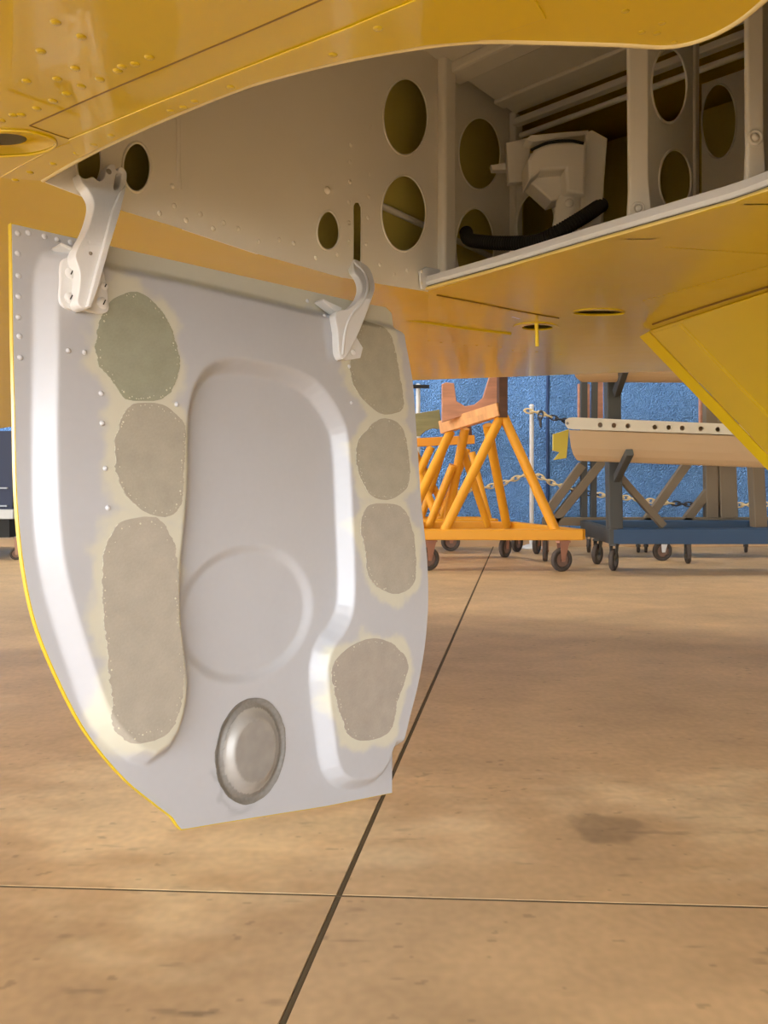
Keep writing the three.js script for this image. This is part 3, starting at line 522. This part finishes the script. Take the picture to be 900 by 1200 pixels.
  // sealant beads round the patches, rivets on the flange and the pan
  const beads = [];
  PP.forEach((p, i) => { for (let k = 0; k < p.length; k++) if (rnd() < [0.3, 0.4, 0.35, 0.25, 0.3, 0.3, 0.25][i]) { const q = p[k], c = p.reduce((s, v) => [s[0] + v[0] / p.length, s[1] + v[1] / p.length], [0, 0]), f = 0.9 + 0.07 * rnd(), s = c[0] + (q[0] - c[0]) * f, t = c[1] + (q[1] - c[1]) * f, r = 0.0009 + 0.0012 * rnd() * rnd(); beads.push(dome(at(s, t, profile(s, t) + 0.001), Wn, r, r * 0.8, 6)); } });
  add(door, 'sealant_beads', merge(beads), std(0xd2cdb6, 0.5), { kind: 'stuff' });
  const rv = [];
  for (const q of [[21, 273.6], [33, 272.7], [52, 277], [67, 280.7], [82.7, 284], [20.8, 297], [21.7, 323], [21.7, 347], [21.7, 371.7], [23, 394], [23.5, 419]]) { const a = st(q[0], q[1]); rv.push(dome(at(a[0], a[1], profile(...a)), Wn, 0.0044, 0.0034)); }
  for (const q of [[80, 411], [99, 413], [118.5, 461], [119.6, 496], [207, 474], [120, 496], [123.5, 549], [126.5, 595], [382, 369.5], [389.4, 388], [372, 348.7], [387, 352.5], [409, 429.5], [412, 472]]) { const a = st(q[0], q[1], HP); rv.push(dome(at(a[0], a[1], profile(...a)), Wn, 0.0042, 0.0036)); }
  add(door, 'rivets', merge(rv), std(0xcacacb, 0.4), { kind: 'stuff' });

  // ---- hinge arms: goose-necks bent forward out of the wall, then lying against the door
  function arm(yTop, yDoor, wallOff, clear) {
    const spot = (q, k = 0) => {
      const d = onPlane(q[0], q[1], at(0, 0, HP + clear), Wn), w = onPlane(q[0], q[1], A.clone().addScaledVector(HN, wallOff), HN);
      return d.lerp(w, ss((yDoor - q[1]) / (yDoor - yTop))).addScaledVector(Wn, k);
    };
    const slab = (poly, k0, k1, bev = 1.2, holes = []) => {                // outline, from height k0 to k1 over the arm's face
      const g = new THREE.ExtrudeGeometry(shapeOf(poly, holes), { depth: 1, bevelEnabled: true, bevelThickness: 0.14, bevelSize: bev, bevelOffset: -bev, bevelSegments: 3 }).toNonIndexed(), g2 = new TessellateModifier(6, 7).modify(g); const p = g2.attributes.position;
      for (let i = 0; i < p.count; i++) { const v = spot([p.getX(i), p.getY(i)], k0 + (k1 - k0) * (p.getZ(i) + 0.14) / 1.28); p.setXYZ(i, v.x, v.y, v.z); }
      const f = flip(g2); f.computeVertexNormals(); return f;
    };
    return { spot, slab };
  }
  {
    const o = arm(304, 352, 0.006, 0.02);
    const m = add(door, 'hinge_arm', o.slab(smoothClosed([[415.5, 304], [421, 305.5], [433, 314], [438.5, 328], [439.6, 338], [435, 353], [428, 372], [418, 396], [407.5, 416], [402, 421], [398, 415], [396, 388], [393.5, 368], [397, 364], [409, 361.5], [419, 353], [424, 342], [424, 333], [420, 324], [415.5, 318]], 150), -0.019, 0), M.white);
    add(m, 'arm_ridge', tube([[416, 308], [425, 317], [431, 330], [430, 345], [422, 358], [410, 372], [404, 392], [401.5, 416]].map((q) => o.spot(q, -0.001)), 0.0038, 40, false, 8), M.white);
    const base = [[388, 372], [399, 366], [424, 408], [421, 420], [404, 423], [397, 418]].map((q) => st(q[0], q[1], HP));
    add(door, 'hinge_plate', plate(at(0, 0, HP - 0.001), U, Vd, Wn, base, 0.005, [], 0.0015, 2), M.white);
    const tab = [[376, 352.5], [378, 350.5], [400, 361], [397, 367], [393, 366]].map((q) => st(q[0], q[1], HP));
    add(door, 'hinge_tab', plate(at(0, 0, HP * 0.3), U, Vd, Wn, tab, 0.024, [], 0.0015, 2), M.white);
    const sc = st(414, 413, HP + 0.004); add(door, 'screw', dome(at(sc[0], sc[1], HP + 0.004), Wn, 0.0065, 0.005), M.white);
  }
  {
    const o = arm(205, 290, 0.02, 0.028);
    const m = add(door, 'hinge_arm', o.slab(smoothClosed([[110, 207], [116, 212], [122, 208], [125, 196], [130, 192], [135, 193], [137, 202], [139, 196], [143, 195.5], [148.5, 201], [149, 210], [139, 247], [125, 293], [113, 336], [104, 361], [97, 361], [91, 355], [93, 338], [93.5, 319], [88, 300], [92, 288], [100, 274], [107, 256], [110, 236], [103, 222], [95, 212], [92, 204], [99, 209]], 150), -0.027, 0, 1.2, [smoothClosed([[134, 222], [136, 206], [138.5, 202], [142, 203], [142, 207], [139, 221]], 30).reverse()]), M.white);
    // raised flange along the outer side, fork slot, pivot pins
    add(m, 'arm_flange', o.slab([[139, 226], [146, 218], [139, 247], [125, 293], [113, 336], [104, 361], [100, 360], [108, 330], [118, 293], [130, 247]], -0.004, 0.007, 0.8), M.white);
    for (const [q, k] of [[[127.5, 201], 0.005], [[106, 297], 0.003]]) add(m, 'pivot_pin', dome(o.spot(q, 0), Wn, k, 0.003), M.steel);
    const base = smoothClosed([[72, 306], [80, 301], [90, 298], [118, 312], [124, 330], [127, 350], [127, 364], [120, 367.5], [98, 364], [76, 360.5], [70.5, 354], [70.5, 330]].map((q) => st(q[0], q[1], HP + 0.004)), 80);
    add(door, 'hinge_plate', plate(at(0, 0, HP - 0.002), U, Vd, Wn, base, 0.007, [], 0.002, 2), M.white);
    const tab = [[68, 288], [70, 285.5], [90, 294], [88, 298]].map((q) => st(q[0], q[1], HP));
    add(door, 'hinge_tab', plate(at(0, 0, HP * 0.2), U, Vd, Wn, tab, 0.03, [], 0.0015, 2), M.white);
    for (const [q, r] of [[[82.7, 320], 0.0085], [[82, 349], 0.0085], [[122.7, 335], 0.006], [[120.5, 355], 0.0095]]) {
      const a = st(q[0], q[1], HP + 0.006), p = at(a[0], a[1], HP + 0.005);
      const s = add(door, 'screw', dome(p, Wn, r, r * 0.6, 16), M.white);
      const k = p.clone().addScaledVector(Wn, r * 0.6);
      add(s, 'screw_slot', beam(k.clone().addScaledVector(Vd, -r * 0.4).addScaledVector(U, r * 0.2), k.clone().addScaledVector(Vd, r * 0.4).addScaledVector(U, -r * 0.2), 0.0016, 0.0012, Wn, 0.0002), M.black);
    }
  }
}

// ------------------------------------------------------------------ casters, dollies, racks
function caster(parent, p, r, yaw = 0, tyre = M.rubber, forkM = M.steel, top = 0.223) {   // p: point on the floor under the wheel
  const q = new THREE.Quaternion().setFromAxisAngle(UP, yaw), off = V3(0.03, 0, 0).applyQuaternion(q), c = p.clone().setY(r), w = r * 0.42;
  const wheelPts = [[r * 0.62, -w / 2], [r * 0.9, -w / 2], [r, -w / 3], [r, w / 3], [r * 0.9, w / 2], [r * 0.62, w / 2], [r * 0.62, -w / 2]].map((v) => new THREE.Vector2(v[0], v[1]));
  const hubPts = [[0.008, -w * 0.42], [r * 0.55, -w * 0.3], [r * 0.64, -w * 0.48], [r * 0.64, w * 0.48], [r * 0.55, w * 0.3], [0.008, w * 0.42], [0.008, -w * 0.42]].map((v) => new THREE.Vector2(v[0], v[1]));
  const place = (g) => g.rotateX(Math.PI / 2).applyQuaternion(q).translate(c.x, c.y, c.z);
  const cas = new THREE.Group(); cas.name = numbered('caster'); parent.add(cas); baseOf.set(cas, baseOf.get(parent));
  add(cas, 'tyre', place(new THREE.LatheGeometry(wheelPts, 28)), tyre);
  add(cas, 'hub', place(new THREE.LatheGeometry(hubPts, 20)), forkM === M.slate ? M.steel : std(0x84695a, 0.5));
  const f = [];
  for (const s of [-1, 1]) { const sh = [[-r * 0.16, -r * 0.15], [r * 0.16, -r * 0.15], [r * 0.62, top - r - 0.012], [-r * 0.3, top - r - 0.012]]; const g = new THREE.ExtrudeGeometry(shapeOf(sh), { depth: 0.005, bevelEnabled: false }); g.translate(0, 0, s * (w * 0.62) - 0.0025); g.applyQuaternion(q).translate(c.x, c.y, c.z); f.push(g); }
  f.push(new THREE.BoxGeometry(r * 1.1, 0.014, w * 1.5).translate(r * 0.16, top - r - 0.009, 0).applyQuaternion(q).translate(c.x, c.y, c.z));
  f.push(rod(c.clone().add(V3(0, 0, -w * 0.8).applyQuaternion(q)), c.clone().add(V3(0, 0, w * 0.8).applyQuaternion(q)), 0.009, 10));
  add(cas, 'fork', merge(f), forkM);
}
function dolly(label, o) {
  const t = thing('wing_dolly', label, 'dolly', o.base, 'yellow cradle dollies');
  const Y = o.y, f = o.corners.map((c) => V3(c[0], Y, -c[1]));       // front-left, front-right, rear-right, rear-left
  for (let i = 0; i < 4; i++) add(t, 'base_rail', beam(f[i], f[(i + 1) % 4], 0.075, 0.078, UP, 0.008), M.orange);
  for (const [a, b, r] of o.legs) add(t, 'leg', rod(a, b, r ?? 0.036, 16), M.orange);
  add(t, 'top_rail', beam(o.rail[0], o.rail[1], o.rail[2], o.rail[3], UP, 0.006), o.railM ?? M.railWood);
  for (const [poly, d, th, m] of o.boards) { const g = plate(V3(0, 0, 0), V3(1, 0, 0), UP, V3(0, 0, -1), poly.map((q) => { const v = P(q[0], q[1], d); return [v.x, v.y]; }), th, [], 0.004, 1); g.translate(0, 0, -d); add(t, 'cradle_board', g, m); }
  for (const [px, d, yaw] of o.casters) caster(t, P(px, CY + EYE * FOC / d, d), 0.085, yaw, M.rubber, std(0xa8765e, 0.6), Y - 0.039);
  return t;
}
dolly('yellow tube-legged dolly with a salmon wooden cradle, its dark post end nearest the blue rack', {
  base: V3(0.85, 0, -5.9), y: 0.262,
  corners: [[0.25, 5.62], [1.44, 5.6], [1.05, 6.3], [0.28, 6.3]],
  legs: [[P(587, 488, 5.72), P(521, 622, 5.62)], [P(590, 488, 5.72), P(651, 622, 5.62)], [P(571, 498, 5.85), P(594, 617, 6.25)], [P(528, 506, 6.0), P(478, 612, 5.75)], [P(545, 502, 6.0), P(523, 616, 6.25)], [P(540, 520, 6.1), P(572, 617, 6.28), 0.03], [P(531, 545, 6.05), P(502, 618, 6.2), 0.032]],
  rail: [P(518, 501, 6.02), P(586, 480, 5.68), 0.07, 0.1],
  boards: [[[[518, 450], [523, 448], [532, 449], [535, 470], [545, 476], [556, 474], [566, 466], [571, 450], [575, 436], [584, 436], [584, 474], [552, 484], [518, 495]], 5.86, 0.05, M.salmonWood], [[[584.5, 430], [595, 430], [595, 489], [584.5, 489]], 5.66, 0.1, M.darkWood]],
  casters: [[502, 5.6, 0.45], [658, 5.56, 0.4], [592, 6.36, 0.9], [639, 6.12, 1.3]],
});
dolly('yellow dolly with an olive arched cradle board, half hidden behind the white gear door', {
  base: V3(0.3, 0, -7), y: 0.262,
  corners: [[-0.2, 6.62], [0.95, 6.6], [0.85, 6.85], [-0.15, 6.85]],
  legs: [[P(505, 524, 6.7), P(470, 600, 6.62)], [P(478, 525, 6.7), P(512, 606, 6.62)], [P(553, 530, 6.7), P(574, 614, 6.62), 0.03], [P(520, 526, 6.75), P(492, 612, 6.83), 0.03], [P(484, 526, 6.8), P(530, 612, 6.83), 0.03], [P(548, 526, 6.75), P(514, 612, 6.83), 0.03]],
  rail: [P(462, 520, 6.72), P(556, 515, 6.68), 0.07, 0.075], railM: M.orangeDark,
  boards: [[[[466, 488], [515, 480], [518, 503], [507, 502], [499, 505], [492, 511], [462, 513]], 6.7, 0.05, M.oliveWood], [[[546, 500], [552, 497], [554, 516], [546, 517]], 6.68, 0.08, M.darkWood]],
  casters: [[528, 6.8, 0.2], [606, 6.75, 0.9], [629, 6.6, 1.1], [440, 6.7, 0.4]],
});
{ // blue rack on wheels
  const t = thing('storage_rack', 'dark blue steel rack on casters carrying the tan wing panels', 'rack', V3(2.4, 0, -5.8));
  const Y = 0.252, d = 5.6, x0 = (712 - CX) / FOC * d + 0.03, x1 = 3.75, d2 = 6.35;
  const fr = [V3(x0, Y, -d), V3(x1, Y, -d), V3(x1 - 0.1, Y, -d2), V3(x0 - 0.0, Y, -d2)];
  const off = V3(0, 0, 0);
  add(t, 'base_rail', beam(fr[0], fr[1], 0.1, 0.11, UP, 0.006), M.blueFrame);
  add(t, 'base_rail', beam(fr[3], fr[2], 0.1, 0.11, UP, 0.006), M.blueFrame);
  add(t, 'base_rail', beam(fr[0].clone().add(V3(0, 0, 0.05)), V3(P(690, 600, 6.2).x, Y, -d2), 0.06, 0.11, UP, 0.006), M.slate);
  add(t, 'base_rail', beam(fr[1], fr[2], 0.1, 0.11, UP, 0.006), M.blueFrame);
  add(t, 'upright', beam(P(720, 619, d), P(717, 430, d), 0.1, 0.1, V3(0, 0, 1), 0.008), M.slate);
  add(t, 'upright', beam(P(889, 617, 6.2), P(880, 440, 6.2), 0.1, 0.1, V3(0, 0, 1), 0.008), M.brownFrame);
  for (const [a, b] of [[[722, 562], [738, 530]], [[722, 462], [732, 432]]]) add(t, 'support_arm', beam(P(a[0], a[1], d - 0.03), P(b[0], b[1], d - 0.36), 0.05, 0.05, V3(0, 0, 1), 0.006), M.slate);
  add(t, 'brace', beam(P(724, 556, d + 0.03), P(777, 616, d + 0.05), 0.05, 0.06, V3(0, 0, 1), 0.005), M.brownFrame);
  for (const [px, dd, yaw] of [[719, 5.6, 1.0], [700, 5.95, 0.9], [776, 6.15, 0.2], [806, 6.0, 1.35]]) caster(t, P(px, CY + EYE * FOC / dd, dd), 0.08, yaw, M.rubber, px === 776 ? M.white : M.slate, Y - 0.055);
}
function wingPanel(label, o) {                                  // a flap section: pale spar face on top of a curved tan skin
  const t = thing('wing_section', label, 'wing panel', P(o.x0, o.yb, o.d), 'tan wing panels on the rack');
  const a0 = P(o.x0, o.yt, o.d), b0 = P(o.x0, o.ym, o.d), c0 = P(o.x0 - 4, o.yb, o.d), L = o.len;
  const yt = a0.y, ym = b0.y, yb = c0.y, prof = [[0, yt], [0, yt - 0.006], [-0.12, yt - 0.006], [-0.12, ym + 0.006], [0, ym + 0.006], [0, ym], [-0.006, ym - 0.25 * (ym - yb)], [-0.02, ym - 0.55 * (ym - yb)], [-0.045, ym - 0.8 * (ym - yb)], [-0.075, ym - 0.95 * (ym - yb)], [-0.1, yb], [-0.14, yb + 0.008], [-0.18, yb + 0.04], [-0.2, (yt + yb) / 2], [-0.19, yt]];
  const slope = o.slope, g = new THREE.ExtrudeGeometry(shapeOf(prof), { depth: L, bevelEnabled: false, steps: 4 });
  // extrude along x: local (z', y, x')
  g.applyMatrix4(new THREE.Matrix4().makeBasis(V3(0, 0, 1), V3(0, 1, 0), V3(1, 0, 0)));
  const p = g.attributes.position; for (let i = 0; i < p.count; i++) { const x = p.getX(i); p.setXYZ(i, x + a0.x - 0.9 * p.getZ(i) * Math.max(0, 1 - x), p.getY(i) - x * slope, p.getZ(i) - o.d); }
  g.computeVertexNormals();
  add(t, 'panel_skin', flip(g), M.tanSkin); t.children[0].geometry.computeVertexNormals();
  if (o.spar) {
    const q = (px, py) => P(px, py, o.d - 0.014), fx = (px) => px;
    const poly = [[663, 492], [667, 489.5], [672, 489], [905, 499], [905, 511], [672, 503], [666, 502], [663, 498]].map((v) => { const w = q(v[0], v[1]); return [w.x, w.y]; });
    const holes = o.holes.map(([hx, hy]) => { const c = q(hx, hy), r = []; for (let i = 0; i < 20; i++) { const a = i / 20 * Math.PI * 2; r.push([c.x + 0.0175 * Math.cos(a), c.y + 0.0175 * Math.sin(a)]); } return r; });
    const sp = add(t, 'spar_face', plate(V3(0, 0, -o.d + 0.013), V3(1, 0, 0), UP, V3(0, 0, -1), poly, 0.012, holes), M.whiteSpar);
    const e = P(665, 496, o.d - 0.022); add(sp, 'end_bolt', dome(e, V3(0, 0, 1), 0.01, 0.008), M.steel);
    const rib = [[648, 509], [667, 503], [664, 537], [649, 539], [656, 530], [648, 528]].map((v) => { const w = P(v[0], v[1], o.d + 0.1); return [w.x, w.y]; });
    add(t, 'end_rib', plate(V3(0, 0, -o.d - 0.1), V3(1, 0, 0), UP, V3(0, 0, -1), rib, 0.02, [], 0.003, 1), std(0xc9b443, 0.6), { label: 'yellow green end rib' });
  }
  return t;
}
wingPanel('tan wing panel with a white strip of black holes along its top', { x0: 667, yt: 490, ym: 505, yb: 540, d: 5.3, len: 1.85, slope: 0.035, spar: true, holes: [[703.5, 498], [719.7, 498.5], [736, 499], [767.7, 500.5], [784, 501], [799.7, 501.6], [821.6, 502.4], [841.5, 503.2]] });
wingPanel('plain tan wing panel on the top arms of the rack, just under the aircraft belly', { x0: 672, yt: 426, ym: 434, yb: 446, d: 5.32, len: 1.85, slope: 0.006 });
{ // grey-brown frame behind the blue rack
  const t = thing('support_frame', 'grey brown steel frame with slanting braces standing behind the blue rack', 'frame', V3(2.4, 0, -6.5));
  const d = 6.45, bm = (a, b, w, m = M.brownFrame) => beam(P(a[0], a[1], d), P(b[0], b[1], d), w, w * 0.8, V3(0, 0, 1), 0.005);
  for (const [a, b, w] of [[[684, 606], [684, 425], 0.055], [[695, 606], [697, 425], 0.05], [[852, 606], [846, 440], 0.14], [[833, 606], [832, 470], 0.1]]) add(t, 'upright', bm(a, b, w), w > 0.06 ? M.brownFrame : M.slate);
  for (const [a, b] of [[[682, 545], [640, 602]], [[706, 540], [645, 616]], [[806, 542], [756, 612]], [[856, 542], [802, 612]]]) add(t, 'brace', bm(a, b, 0.07), M.brownFrame);
  add(t, 'base_rail', bm([636, 611], [905, 611], 0.07), M.brownFrame);
  add(t, 'board', beam(P(684, 492, d + 0.12), P(684, 450, d + 0.12), 0.04, 0.1, V3(1, 0, 0), 0.006), M.salmonWood, { label: 'salmon wooden board' });
  add(t, 'board', beam(P(700, 490, d + 0.12), P(700, 446, d + 0.12), 0.04, 0.09, V3(1, 0, 0), 0.006), M.salmonWood, { label: 'salmon wooden board' });
  add(t, 'board', beam(P(829, 506, d + 0.12), P(829, 466, d + 0.12), 0.04, 0.14, V3(1, 0, 0), 0.006), M.salmonWood, { label: 'salmon wooden board' });
  for (const px of [690, 748, 757, 874]) caster(t, P(px, CY + EYE * FOC / 6.7, 6.7), 0.06, 1.2, M.rubber, M.slate, 0.24);
}
{ // barrier posts and chains
  const post = (px, yt, label) => { const d = 7.02, t = thing('barrier_post', label, 'barrier post', P(px, 540 + 720 / d, d), 'barrier posts'); const a = P(px, yt, d); add(t, 'pole', rod(a, V3(a.x, 0.03, a.z), 0.02, 12), M.white); add(t, 'base', new THREE.LatheGeometry([[0, 0.04], [0.04, 0.035], [0.1, 0.015], [0.11, 0], [0, 0]].map((q) => new THREE.Vector2(...q)), 24).translate(a.x, 0, a.z), M.white); add(t, 'cap', dome(a, UP, 0.026, 0.02), M.white); };
  post(623, 476, 'slim white barrier post holding the chains between yellow dolly and rack');
  post(490, 452, 'slim white barrier post with a dark bracket on top, behind the olive cradle');
  const link = new THREE.TorusGeometry(0.026, 0.0085, 6, 14); link.scale(1.5, 0.8, 1);
  const chain = (pts, label, colours) => {
    const cv = new THREE.CatmullRomCurve3(pts, false, 'centripetal'), L = cv.getLength(), n = Math.round(L / 0.058), t = thing('barrier_chain', label, 'chain', pts[0]);
    for (let i = 0; i < n; i++) { const p = cv.getPointAt((i + 0.5) / n), g = cv.getTangentAt((i + 0.5) / n); const m = new THREE.Mesh(link, colours(i / n)); m.name = numbered('link'); m.position.copy(p).sub(pts[0]); m.quaternion.setFromUnitVectors(V3(1, 0, 0), g); m.rotateX(i % 2 ? Math.PI / 2 : 0.2); m.castShadow = m.receiveShadow = true; t.add(m); }
  };
  const d = 6.985;
  chain([P(616, 481, d), P(632, 484, d), P(650, 490, d), P(670, 494, d), P(690, 492, d)], 'dark chain at the top of the white barrier post', (f) => f < 0.35 ? M.chainPale : M.chainDark);
  chain([P(634, 483, d - 0.05), P(633, 491, d - 0.05), P(633.5, 499, d - 0.05)], 'short dark loose chain end dangling beside the barrier post', () => M.chainDark);
  chain([P(440, 566, d), P(480, 574, d), P(520, 577, d), P(560, 573, d), P(590, 566, d), P(623, 556, d), P(650, 567, d), P(690, 578, d), P(740, 584, d), P(790, 590, d), P(840, 592, d), P(900, 591, d)], 'pale chain sagging low along the blue curtain', (f) => (f > 0.5 && f < 0.56) || (f > 0.76 && f < 0.9) ? M.chainDark : M.chainPale);
  const t = scene.getObjectByName('barrier_post_001'); if (t) add(t, 'bracket', beam(P(476, 453, 7.0), P(503, 453, 7.0), 0.05, 0.03), M.black);
}
{ // trolley peeping out past the door's outer edge
  const d = 6.15, t = thing('trolley', 'dark blue trolley on a pale steel frame, beside the yellow edge of the gear door', 'trolley', V3(-3.4, 0, -6.4));
  const x1 = P(17, 600, d).x, Yt = EYE - (597 - CY) / FOC * d, Yb = EYE - (608 - CY) / FOC * d;
  add(t, 'frame_rail', beam(V3(-4.6, (Yt + Yb) / 2, -d), V3(x1, (Yt + Yb) / 2, -d), 0.06, Yt - Yb, UP, 0.006), std(0xb4b4b0, 0.5));
  add(t, 'frame_rail', beam(V3(-4.6, (Yt + Yb) / 2, -d - 0.6), V3(x1, (Yt + Yb) / 2, -d - 0.6), 0.06, Yt - Yb, UP, 0.006), std(0xb4b4b0, 0.5));
  add(t, 'cabinet', box(-4.55, P(13, 560, d).x, Yt, 1.04, -d - 0.62, -d - 0.02), std(0x0b1836, 0.6));
  add(t, 'cabinet_trim', merge([572, 593].map((y) => { const a = P(8, y, d - 0.0).y; return box(-4.5, P(8, 560, d).x, a - 0.006, a + 0.006, -d - 0.03, -d + 0.0); })), std(0x9aa0a8, 0.5));
  add(t, 'undertray', box(-4.5, P(11, 600, d).x, Yb - 0.15, Yb, -d - 0.55, -d + 0.0), M.black);
  for (const [x, dd] of [[P(17, 600, d).x - 0.01, 6.2], [-4.4, 6.2], [-4.4, 6.7], [P(17, 600, d).x - 0.01, 6.7]]) caster(t, V3(x, 0, -dd), 0.05, 0.5, M.rubber, std(0xb08a70, 0.6), Yb - 0.15);
}

renderer.render(scene, camera);
